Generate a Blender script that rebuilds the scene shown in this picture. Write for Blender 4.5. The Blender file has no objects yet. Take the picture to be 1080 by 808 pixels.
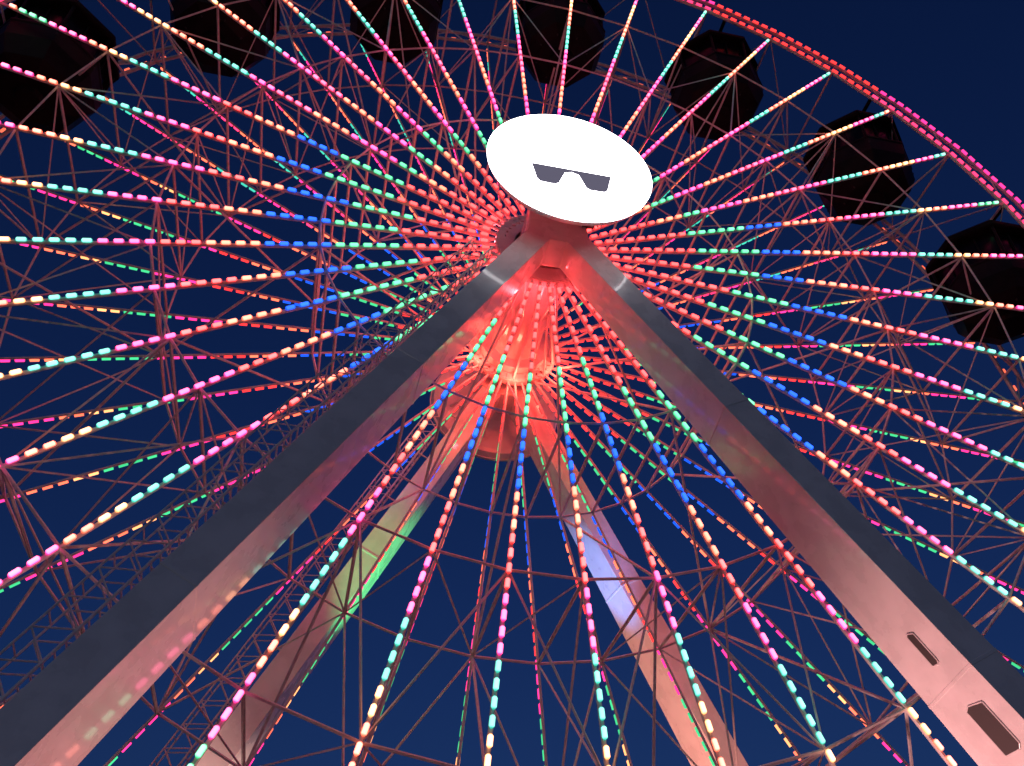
import bpy, math, random
from mathutils import Vector, Matrix
random.seed(7)
sc=bpy.context.scene
HZ=29.6; R=26.0; W=5.8
V=Vector
# ------------------------------------------------------------ materials
def mat(name,col,rough=.5,metal=0,var=.15,scale=3,bump=0.0,coat=0,spec=.5):
    m=bpy.data.materials.new(name); m.use_nodes=True; nt=m.node_tree; b=nt.nodes['Principled BSDF']
    b.inputs['Roughness'].default_value=rough; b.inputs['Metallic'].default_value=metal; b.inputs['Specular IOR Level'].default_value=spec
    tc=nt.nodes.new('ShaderNodeTexCoord'); n=nt.nodes.new('ShaderNodeTexNoise'); n.inputs['Scale'].default_value=scale; n.inputs['Detail'].default_value=6
    nt.links.new(tc.outputs['Object'],n.inputs['Vector'])
    r=nt.nodes.new('ShaderNodeValToRGB'); r.color_ramp.elements[0].position=.35; r.color_ramp.elements[1].position=.65
    r.color_ramp.elements[0].color=[c*(1-var) for c in col]+[1]; r.color_ramp.elements[1].color=list(col)+[1]
    nt.links.new(n.outputs['Fac'],r.inputs['Fac']); nt.links.new(r.outputs['Color'],b.inputs['Base Color'])
    mr=nt.nodes.new('ShaderNodeMapRange'); mr.inputs['To Min'].default_value=rough*.75; mr.inputs['To Max'].default_value=min(1,rough*1.3)
    nt.links.new(n.outputs['Fac'],mr.inputs['Value']); nt.links.new(mr.outputs['Result'],b.inputs['Roughness'])
    if coat: b.inputs['Coat Weight'].default_value=coat; b.inputs['Coat Roughness'].default_value=.06
    if bump:
        bp=nt.nodes.new('ShaderNodeBump'); bp.inputs['Strength'].default_value=bump; bp.inputs['Distance'].default_value=.02
        nt.links.new(n.outputs['Fac'],bp.inputs['Height']); nt.links.new(bp.outputs['Normal'],b.inputs['Normal'])
    return m
def emis_attr(name):
    m=bpy.data.materials.new(name); m.use_nodes=True; nt=m.node_tree
    for n in list(nt.nodes): nt.nodes.remove(n)
    o=nt.nodes.new('ShaderNodeOutputMaterial'); e=nt.nodes.new('ShaderNodeEmission'); a=nt.nodes.new('ShaderNodeAttribute'); a.attribute_name='Col'
    nt.links.new(a.outputs['Color'],e.inputs['Color']); nt.links.new(e.outputs[0],o.inputs[0]); return m
def emis(name,col,s):
    m=bpy.data.materials.new(name); m.use_nodes=True; b=m.node_tree.nodes['Principled BSDF']
    b.inputs['Base Color'].default_value=list(col)+[1]; b.inputs['Emission Color'].default_value=list(col)+[1]; b.inputs['Emission Strength'].default_value=s; return m
M_white=mat('white_steel_paint',(.82,.81,.80),.27,0,.15,1.2,.12,.5)
M_tube=mat('wheel_tube_paint',(.8,.8,.8),.45,0,.2,4)
M_dark=mat('gondola_dark_paint',(.005,.005,.007),.6,0,.4,2,spec=.1)
M_hull=mat('gondola_hull_paint',(.008,.008,.011),.5,0,.5,3,spec=.15)
M_black=mat('black_fixture',(.02,.02,.022),.5)
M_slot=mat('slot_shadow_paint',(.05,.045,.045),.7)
M_glass=mat('dark_window',(.006,.006,.008),.2,spec=.15)
M_conc=mat('concrete',(.35,.34,.32),.85,0,.3,2,.4)
M_asph=mat('asphalt',(.05,.05,.052),.9,0,.35,1.2,.5)
M_led=emis_attr('led_light')
M_led.cycles.emission_sampling='NONE'
M_sign=emis('sign_white_light',(1,.96,1),8)
M_logo=emis('sign_logo_grey',(.13,.12,.17),.9)
# ------------------------------------------------------------ mesh builder
class MB:
    def __init__(s): s.v=[];s.f=[];s.c=[];s.m=[]
    def add(s,vs,fs,cols=None,mi=0):
        o=len(s.v); s.v+= [tuple(p) for p in vs]; s.f+=[tuple(o+i for i in f) for f in fs]; s.m+=[mi]*len(fs)
        s.c+= cols if cols else [(1,1,1)]*len(vs)
    def tube(s,a,b,r,n=6,r2=None,mi=0):
        a=V(a);b=V(b); d=(b-a)
        if d.length<1e-6: return
        k=max(1,int(d.length/1.0))
        d.normalize(); u=d.cross(V((0,1,0)) if abs(d.y)<.9 else V((1,0,0))).normalized(); w=d.cross(u)
        vs=[]
        for q in range(k+1):
            p=a.lerp(b,q/k)
            for i in range(n):
                t=2*math.pi*i/n; vs.append(p+(u*math.cos(t)+w*math.sin(t))*r)
        fs=[(q*n+i,q*n+(i+1)%n,(q+1)*n+(i+1)%n,(q+1)*n+i) for q in range(k) for i in range(n)]+[tuple(range(n-1,-1,-1)),tuple(range(k*n,k*n+n))]
        s.add(vs,fs,mi=mi)
    def box(s,c,ax,ay,az,mi=0):
        c=V(c); vs=[c+V(ax)*i+V(ay)*j+V(az)*k for k in(-1,1) for j in(-1,1) for i in(-1,1)]
        s.add(vs,[(0,2,3,1),(4,5,7,6),(0,1,5,4),(2,6,7,3),(0,4,6,2),(1,3,7,5)],mi=mi)
    def lathe(s,c,axis,prof,n=32,mi=0,phase=0,cap=True):
        axis=V(axis).normalized(); u=axis.cross(V((0,0,1)) if abs(axis.z)<.9 else V((1,0,0))).normalized(); w=axis.cross(u); c=V(c)
        vs=[];fs=[]
        for h,r in prof:
            for i in range(n):
                t=2*math.pi*i/n+phase; vs.append(c+axis*h+(u*math.cos(t)+w*math.sin(t))*r)
        for k in range(len(prof)-1):
            for i in range(n): fs.append((k*n+i,k*n+(i+1)%n,(k+1)*n+(i+1)%n,(k+1)*n+i))
        if cap: fs.append(tuple(range(n-1,-1,-1))); fs.append(tuple(range((len(prof)-1)*n,len(prof)*n)))
        s.add(vs,fs,mi=mi)
    def led(s,p,d,out,L,r,sat,core,n=6,simple=False):
        d=V(d).normalized(); out=V(out); out=(out-d*out.dot(d)).normalized(); w=d.cross(out); p=V(p)
        vs=[];cs=[]
        prof=((-L,1,.2),(L,1,.2)) if simple else ((-L,.5,.0),(-L*.72,1,1),(L*.72,1,1),(L,.5,.0))
        for h,rr,k in prof:
            for i in range(n):
                t=2*math.pi*i/n+(math.pi/n if simple else 0); vs.append(p+d*h+(out*math.cos(t)+w*math.sin(t))*r*rr)
                f=k*min(1,max(0,math.cos(t)*1.1))
                cs.append(tuple(a*(1-f)+b*f for a,b in zip(sat,core)))
        q_=len(prof)
        fs=[(q*n+i,q*n+(i+1)%n,(q+1)*n+(i+1)%n,(q+1)*n+i) for q in range(q_-1) for i in range(n)]+[tuple(range(n-1,-1,-1)),tuple(range((q_-1)*n,q_*n))]
        s.add(vs,fs,cs)
    def obj(s,name,mats,parent=None,smooth=False,col=False,bevel=0):
        me=bpy.data.meshes.new(name); me.from_pydata(s.v,[],s.f); 
        for m in mats: me.materials.append(m)
        me.polygons.foreach_set('material_index',s.m)
        if smooth: me.polygons.foreach_set('use_smooth',[True]*len(s.f))
        if col:
            a=me.color_attributes.new('Col','FLOAT_COLOR','POINT'); fl=[]
            for c in s.c: fl+=[c[0],c[1],c[2],1]
            a.data.foreach_set('color',fl)
        me.update(); o=bpy.data.objects.new(name,me); sc.collection.objects.link(o)
        if parent: o.parent=parent
        if bevel:
            b=o.modifiers.new('bevel','BEVEL'); b.width=bevel; b.segments=2; b.limit_method='ANGLE'
        return o
def empty(name,parent=None):
    o=bpy.data.objects.new(name,None); sc.collection.objects.link(o)
    if parent:o.parent=parent
    return o
FW=empty('ferris_wheel')
def P(r,deg,y): a=math.radians(deg); return V((r*math.cos(a),y,HZ+r*math.sin(a)))
# ------------------------------------------------------------ colours
RED=(1,.03,.03);ORG=(1,.14,.07);PNK=(1,.035,.13);MAG=(1,.028,.22);GRN=(.03,.36,.14);CYN=(.03,.34,.25);BLU=(.005,.06,.6);YEL=(1,.36,.13)
def ledcol(c,lo,hi,whit=.1):
    return tuple(x*lo for x in c), tuple((x*(1-whit)+whit)*hi for x in c)
def pattern(r,ang,back):
    a=math.radians(ang)
    sh=.7*math.cos(a-math.radians(200))+.5*math.sin(2*a)
    q=r+sh+(1.2 if back else 0)
    top=math.sin(a)>.45
    if top:
        seq=[(5.4,RED),(6.6,ORG),(8.0,GRN),(10.2,BLU if back else MAG),(12.2,ORG),(14.2,PNK),(16.0,MAG),(18.2,CYN),(20.4,ORG),(22.4,PNK if back else YEL),(24,MAG),(25.3,CYN),(40,ORG)]
    else:
        seq=[(5.2,RED),(6.2,RED),(8.9,GRN),(11.2,BLU),(13.0,ORG),(14.6,RED),(16.8,MAG),(19.0,GRN if back else CYN),(20.0,YEL),(21.2,ORG),(23.2,MAG),(24.6,GRN),(40,ORG)]
    for b,c in seq:
        if q<b: return c
NS=40; PH=156.5
angs=[PH+360/NS*k for k in range(NS)]
# ------------------------------------------------------------ wheel structure
mb=MB(); led=MB(); ledb=MB()
for k,a in enumerate(angs):
    for pl,y in ((0,0.),(1,W)):
        p0=P(1.7,a,y); p1=P(R-.5,a,y)
        mb.tube(p0,p1,.07 if pl==0 else .05,6)
        d=(p1-p0).normalized()
        r=2.4
        off=random.uniform(-.8,.8)
        while r<R-.9:
            c=pattern(r+off,a,pl)
            jit=random.uniform(.85,1.1)
            if pl==0:
                wh=.02+.13*(r/25)**1.2
                s,co=ledcol(c,2.3*jit,5.2*jit,wh if c is not BLU else .01)
                led.led(P(r,a,-.12),d,(0,-1,-.5 if abs(d.z)<.7 else 0),.17,.08,s,co,8)
            else:
                s,co=ledcol(c,2.6*jit,3.0*jit,.02)
                ledb.led(P(r,a,W+.09),d,(0,1,0),.16,.08,s,co,4,True)
            r+=.5
rings=[8.6,14.4,20.2]
for y in (0.,W):
    for k in range(NS):
        a,b=angs[k],angs[k]+360/NS
        for ri,r in enumerate(rings):
            mb.tube(P(r,a,y),P(r,b,y),.05,4)
        mb.tube(P(R-.45,a,y),P(R-.45,b,y),.10,6); mb.tube(P(R+.45,a,y),P(R+.45,b,y),.10,6)
        m=(a+b)/2
        mb.tube(P(R-.45,a,y),P(R+.45,m,y),.045,4); mb.tube(P(R+.45,m,y),P(R-.45,b,y),.045,4)
        if k%2==0:
            mb.tube(P(rings[1],a,y),P(rings[2],b,y),.04,4); mb.tube(P(rings[2],b,y),P(rings[1],b+9,y),.04,4)
for k in range(NS):
    a=angs[k]
    for r in rings+[R-.45]: mb.tube(P(r,a,0),P(r,a,W),.06,5)
    if k%2==0:
        rr=[2.0]+rings+[R-.45]
        for i in range(len(rr)-1):
            if (i+k//2)%2: mb.tube(P(rr[i],a,0),P(rr[i+1],a,W),.05,5)
            else: mb.tube(P(rr[i],a,W),P(rr[i+1],a,0),.05,5)
    else:
        mb.tube(P(rings[1],a,0),P(rings[2],a,W),.04,4); mb.tube(P(rings[1],a,W),P(rings[2],a,0),.04,4)
    for r in rings[1:]+[R-.45]:
        if k%2: mb.tube(P(r,a,0),P(r,a+9,W),.035,4)
        else: mb.tube(P(r,a,W),P(r,a+9,0),.035,4)
mb.obj('spoke_and_rim_trusses',[M_tube],FW)
def chord(r,ang,y):
    k=math.floor((ang-PH)/9); f=((ang-PH)-9*k)/9
    return P(r,PH+9*k,y).lerp(P(r,PH+9*(k+1),y),f)
n=2*148
for j in range(n):
    a=PH+360*j/n
    for rr,y,B in ((R-.45,-.15,0),(R+.45,-.15,0),(R-.1,W+.12,1)):
        d=chord(rr,a+.3,y)-chord(rr,a-.3,y)
        if B:
            if j%2: continue
            s,co=ledcol(ORG,1.6,1.6,.03); ledb.led(chord(rr,a,y),d,(0,1,0),.14,.07,s,co,4,True)
        else:
            hot=math.sin(math.radians(a*5))>-.55
            c=(PNK if rr<R else MAG) if hot else RED
            s,co=ledcol(c,2.3,3.6,.03); led.led(chord(rr,a,y),d,(0,-1,0),.17,.07,s,co,4,True)
led.obj('front_led_modules',[M_led],FW,True,True)
ledb.obj('back_led_modules',[M_led],FW,True,True)
# ------------------------------------------------------------ hub
h=MB()
h.lathe((0,-1.6,HZ),(0,1,0),[(0,.75),(.6,.75),(.9,1.05),(8,1.05),(8.3,.75),(9,.75)],40)
for y in (0.,W):
    h.lathe((0,y-.14,HZ),(0,1,0),[(0,1.2),(0,1.95),(.28,1.95),(.28,1.2)],48,cap=False)
    h.lathe((0,y+(.14 if y==0 else -.5),HZ),(0,1,0),[(0,1.5),(.36,1.5)],36)
    for a in angs: 
        q=P(1.75,a,y); h.box(q,V((.16,0,0)),V((0,.2,0)),V((0,0,.16)))
for i in range(16):
    a=i*22.5; h.tube(P(1.9,a,.1),P(1.05,a+11,W/2),.06); h.tube(P(1.9,a,W-.1),P(1.05,a+11,W/2),.06)
h.obj('hub_axle',[M_white],FW,bevel=.015)
# ------------------------------------------------------------ support legs
def leg(name,apex,foot,sy,holes=False,ladder=False):
    g=MB(); A=V(apex);F=V(foot); a=(F-A); Ln=a.length; a.normalize()
    fn=V((0,sy,0)); fn=(fn-a*fn.dot(a)).normalized(); sd=a.cross(fn).normalized()
    inward=sd if sd.x*A.lerp(F,.5).x<0 else -sd
    w0,w1,d0,d1=.44,.52,.62,1.4
    def cs(t): return w0+(w1-w0)*t, d0+(d1-d0)*t
    vs=[]
    ts=[-.01,.25,.5,.75,1]
    for t in ts:
        w,d=cs(t); c=A+a*Ln*t
        for i,j in ((-1,-1),(1,-1),(1,1),(-1,1)): vs.append(c+inward*w*i+fn*d*j)
    fs=[]
    for k in range(len(ts)-1):
        for i in range(4): fs.append((k*4+i,k*4+(i+1)%4,(k+1)*4+(i+1)%4,(k+1)*4+i))
    fs+=[(3,2,1,0),tuple(range(len(vs)-4,len(vs)))]
    g.add(vs,fs)
    for t in (.3,.60,.9):
        w,d=cs(t); c=A+a*Ln*t
        g.box(c,inward*(w+.012),fn*(d+.012),a*.05)
    if holes:
        for t,L,hw in ((.568,.5,.10),(.64,.68,.24)):
            w,d=cs(t); c=A+a*Ln*t+inward*w+fn*.2
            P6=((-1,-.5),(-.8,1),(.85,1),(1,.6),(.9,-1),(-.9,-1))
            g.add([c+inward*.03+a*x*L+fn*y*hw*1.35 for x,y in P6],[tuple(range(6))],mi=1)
            for (x0,y0),(x1,y1) in zip(P6,P6[1:]+P6[:1]):
                g.tube(c+inward*.02+a*x0*L+fn*y0*hw*1.35,c+inward*.02+a*x1*L+fn*y1*hw*1.35,.025,5)
    g.box(F+V((0,0,.1)),V((1.3,0,0)),V((0,1.6,0)),V((0,0,.15)))
    o=g.obj(name,[M_white,M_slot],FW,bevel=.02)
    if ladder:
        l=MB(); off=-inward*(w1+.5)
        for s in (-.28,.28):
            l.tube(A+a*2+off+fn*s,F-a*2+off+fn*s,.04)
            l.tube(A+a*2+off-inward*.75+fn*s,F-a*2+off-inward*.75+fn*s,.03)
        x=2
        k=0
        while x<Ln-2:
            c=A+a*x+off; l.tube(c-fn*.28,c+fn*.28,.025,5)
            if k%3==0:
                for s in(-.28,.28): l.tube(c+fn*s,c+fn*s-inward*.75+a*.45,.022,4); l.tube(c+fn*s-inward*.75+a*.45,c+fn*s+a*.9,.022,4)
                l.tube(c-inward*.75-fn*.28,c-inward*.75+fn*.28,.022,4)
            if k%8==0: l.tube(c,c+inward*.6,.04,5)
            x+=.3;k+=1
        l.obj(name+'_ladder',[M_tube],FW)
    return o
AY=-1.5; AZ=28.2; BY=7.3
leg('front_support_leg_a',(-.55,AY,AZ),(-15.5,-5,.3),-1,ladder=True)
leg('front_support_leg_b',(.55,AY,AZ),(15.5,-5,.3),-1,holes=True)
leg('back_support_leg_a',(-.55,BY,AZ),(-15.5,10.8,.3),1,ladder=True)
leg('back_support_leg_b',(.55,BY,AZ),(15.5,10.8,.3),1)
n=MB()
for y in (AY,BY):
    pts=[(-1.15,-1.5),(-.55,-.3-1.6),(.55,-1.9),(1.15,-1.5),(1.0,.3),(.8,1.1),(-.8,1.1),(-1.0,.3)]
    vs=[V((x,y+s*.66,HZ+z)) for s in(-1,1) for x,z in pts]
    N=len(pts); n.add(vs,[tuple(range(N)),tuple(range(2*N-1,N-1,-1))]+[(i,N+i,N+(i+1)%N,(i+1)%N) for i in range(N)])
n.obj('apex_bearing_housings',[M_white],FW,bevel=.05)
# ------------------------------------------------------------ round signs
def sign(name,y,s,lit):
    E=empty(name)
    b=MB()
    b.lathe((0,y,HZ),(0,-s,0) if s>0 else (0,1,0),[(-.42,2.7),(-.38,2.9),(-.12,3.0),(0,2.98)],64)
    b.tube((0,y,HZ),(0,-1.6 if s>0 else W+1.6,HZ),.55,20)
    for i in range(6):
        a=60*i+15; b.tube(P(2.2,a,y+(.4 if s>0 else -.4)),P(.55,a,-2.1 if s>0 else W+2.1),.07)
    b.obj('sign_drum',[M_white],E,bevel=.02)
    f=MB(); f.lathe((0,y,HZ),(0,-1,0) if s>0 else (0,1,0),[(-.1,3.04),(.004,3.06),(.03,3.02),(.07,2.92)],64)
    f.obj('sign_face',[M_sign if lit else M_white],E)
    if lit:
        l=MB()
        def poly(pts): l.add([V((x*1.03,y-.075,HZ+z*1.1-.42)) for x,z in pts],[tuple(range(len(pts)))])
        poly([(-1.42,.02),(1.42,.02),(1.38,-.16),(.62,-.22),(.22,-.2),(.0,-.12),(-.22,-.2),(-.62,-.22),(-1.38,-.16)])
        poly([(-1.38,-.15),(-.62,-.212),(-.24,-.192),(-.48,-.8),(-.62,-.9),(-1.12,-.88),(-1.24,-.76)])
        poly([(.24,-.192),(.62,-.212),(1.38,-.15),(1.24,-.76),(1.12,-.88),(.62,-.9),(.48,-.8)])
        for i,vv in enumerate(l.v):
            if i>=9: l.v[i]=(vv[0],vv[1]-.004,vv[2])
        l.obj('sign_logo',[M_logo],E)
sign('illuminated_round_sign',-4.1,1,True)
sign('illuminated_round_sign.001',W+4.1,-1,False)
fx=MB()
for (x,y,z) in ((1.15,-2.3,HZ-.6),(-.2,-1.9,HZ+1.25)):
    fx.box((x,y,z),V((.24,0,.05)),V((0,.18,.03)),V((0,-.05,.3))); fx.tube((x,y,z-.2),(x*.8,y+.5,z-.5),.05); fx.tube((x+.1,y-.2,z+.1),(x+.3,y-.1,z-.5),.03)
fx.obj('hub_floodlights',[M_black],FW,bevel=.02)  # small dark speaker/camera boxes on the hub, they give no light
def point(name,loc,col,e,r=.4):
    L=bpy.data.lights.new(name,'POINT'); L.energy=e; L.color=col; L.shadow_soft_size=r; o=bpy.data.objects.new(name,L); o.location=loc; sc.collection.objects.link(o); o.parent=FW
for i,a in enumerate((150,215,270,325)):  # added point lights for the red hub glow, standing in for inner LEDs
    q=P(2.3,a,.8); point('hub_red_lamp_%d'%i,q,(1,.045,.055),230,.15)
    q=P(2.3,a,W-.6); point('hub_red_lamp_b%d'%i,q,(1,.07,.04),170,.15)
ff=MB()
def fill_spot(i,loc,tgt,col,e,ang):  # added spot that brightens a leg, standing in for light from the LED wheel
    L=bpy.data.lights.new('leg_floodlight_%d'%i,'SPOT'); L.energy=e; L.color=col; L.spot_size=math.radians(ang); L.spot_blend=.8; L.shadow_soft_size=.25
    o=bpy.data.objects.new('leg_floodlight_lamp_%d'%i,L); o.location=loc; d=(V(tgt)-V(loc)).normalized(); o.rotation_euler=(-d).to_track_quat('Z','Y').to_euler(); sc.collection.objects.link(o); o.parent=FW
    c=V(loc)-d*.25; u=d.cross(V((0,0,1))).normalized(); w=d.cross(u)
    ff.box(c,u*.35,w*.28,d*.15); ff.tube((c.x,c.y,1.2 if abs(c.x)<9.9 and abs(c.y-W/2)<5 else 0),c,.05)
fill_spot(0,(3.5,-1.2,1.7),(10.5,-3.9,9),(1,.45,.43),6500,70)
fill_spot(1,(-3.5,-1.2,1.7),(-10.5,-3.9,9),(1,.42,.40),2800,60)
fill_spot(2,(-2.8,6,1.7),(-4.9,8.3,20.0),(.10,1,.30),38000,13)  # added green fill, imitates LED colour on the back leg
fill_spot(3,(-4.5,6,1.7),(-10.2,9.6,9),(1,.55,.45),15000,48)
fill_spot(4,(3.5,6,1.7),(8,9.2,13),(1,.36,.28),13000,60)
fill_spot(5,(2.8,6,1.7),(4.3,8.3,20.5),(.1,.35,1),36000,10)  # added blue fill, imitates LED colour on the other back leg
ff.obj('leg_floodlight_fixtures',[M_black],FW,bevel=.02)  # invented housings for the added leg spots
# ------------------------------------------------------------ gondolas
NG=17; GS=1.14
for k in range(NG):
    a=21.6+360/NG*k
    piv=P(R-.2,a,W/2)
    c=piv-V((0,0,3.0))
    g=MB()
    ph=math.pi/8
    sp=lambda pr:[(h_*GS,r_*GS) for h_,r_ in pr]
    g.lathe(c,(0,0,1),sp([(1.35,2.3),(1.4,2.4),(1.6,2.4),(1.75,2.3),(2.4,1.2),(2.6,.35)]),8,0,ph)
    g.lathe(c,(0,0,1),sp([(-2.2,1.2),(-1.95,1.8),(-1.2,2.2),(-.45,2.25),(-.4,2.3),(-.3,2.3)]),8,1,ph)
    g.lathe(c,(0,0,1),sp([(-.295,1.9),(1.345,1.95)]),8,2,ph)
    for i in range(8):
        t=2*math.pi*i/8+ph
        u=V((math.cos(t),math.sin(t),0)); g.tube(c+(u*2.13+V((0,0,-.32)))*GS,c+(u*2.2+V((0,0,1.37)))*GS,.08,5,mi=1)
        g.tube(c+(u*2.25+V((0,0,-.7)))*GS,c+(u*1.22+V((0,0,-2.22)))*GS,.05,4,mi=3)
        t2=2*math.pi*(i+.5)/8+ph; u2=V((math.cos(t2),math.sin(t2),0)); g.tube(c+(u2*1.8+V((0,0,-.3)))*GS,c+(u2*1.86+V((0,0,1.35)))*GS,.05,4,mi=1)
    g.tube(piv+V((0,-W/2,0)),piv+V((0,W/2,0)),.11,8,mi=1)
    g.lathe(c,(0,0,1),sp([(-2.4,.5),(-2.205,.6)]),12,1)
    g.obj('gondola_%d'%k,[M_dark,M_hull,M_glass,M_black],FW,bevel=.02)
# ------------------------------------------------------------ ground, platform
g=MB(); g.add([(-3000,-3000,0),(3000,-3000,0),(3000,3000,0),(-3000,3000,0)],[(0,1,2,3)]); g.obj('ground',[M_asph])
p=MB(); p.box((0,W/2,.6),V((10,0,0)),V((0,5,0)),V((0,0,.6)))
for s in range(4): p.box((0,W/2-5.2-s*.35,.5-.15*s),V((3,0,0)),V((0,.175,0)),V((0,0,.5-.15*s)))
for x in range(-10,11,1):
    for yy in (W/2-4.9,W/2+4.9):
        if yy<0 and abs(x)<3: continue
        p.tube((x,yy,1.2),(x,yy,2.3),.03)
for yy in (W/2-4.9,W/2+4.9):
    for z in (1.75,2.3):
        if yy<0: p.tube((-10,yy,z),(-3,yy,z),.03); p.tube((3,yy,z),(10,yy,z),.03)
        else: p.tube((-10,yy,z),(10,yy,z),.03)
p.obj('boarding_platform',[M_conc],bevel=.02)
f=MB()
for x in (-15.5,15.5):
    for y in (-5,10.8): f.box((x,y,.12),V((1.9,0,0)),V((0,2.2,0)),V((0,0,.125)))
f.obj('concrete_footings',[M_conc],FW,bevel=.03)
# ------------------------------------------------------------ world, sun
w=bpy.data.worlds.new('World'); sc.world=w; w.use_nodes=True; nt=w.node_tree; bg=nt.nodes['Background']
sky=nt.nodes.new('ShaderNodeTexSky'); sky.sky_type='NISHITA'; sky.sun_disc=False; sky.sun_elevation=math.radians(1.5); sky.sun_rotation=math.radians(200)
mx=nt.nodes.new('ShaderNodeMix'); mx.data_type='RGBA'; mx.blend_type='MULTIPLY'; mx.inputs['Factor'].default_value=1
nt.links.new(sky.outputs[0],mx.inputs['A']); mx.inputs['B'].default_value=(.14,.36,1.4,1)
nt.links.new(mx.outputs['Result'],bg.inputs['Color']); bg.inputs['Strength'].default_value=.064
S=bpy.data.lights.new('dusk_sun','SUN'); S.energy=.08; S.angle=math.radians(15); S.color=(1,.88,.9); so=bpy.data.objects.new('dusk_sun',S); sc.collection.objects.link(so)
so.rotation_euler=V((-.3,-1,.35)).to_track_quat('Z','Y').to_euler()
# ------------------------------------------------------------ camera
cd=bpy.data.cameras.new('camera'); cam=bpy.data.objects.new('camera',cd); sc.collection.objects.link(cam)
cd.sensor_width=36; cd.lens=984/1080*36; cd.clip_end=8000; cd.clip_start=.1
cam.location=(-6.27,-23.24,1.6); cam.rotation_euler=(math.pi/2+.72,0,-.212)
sc.camera=cam
sc.view_settings.view_transform='Standard'; sc.view_settings.look='None'; sc.view_settings.exposure=0
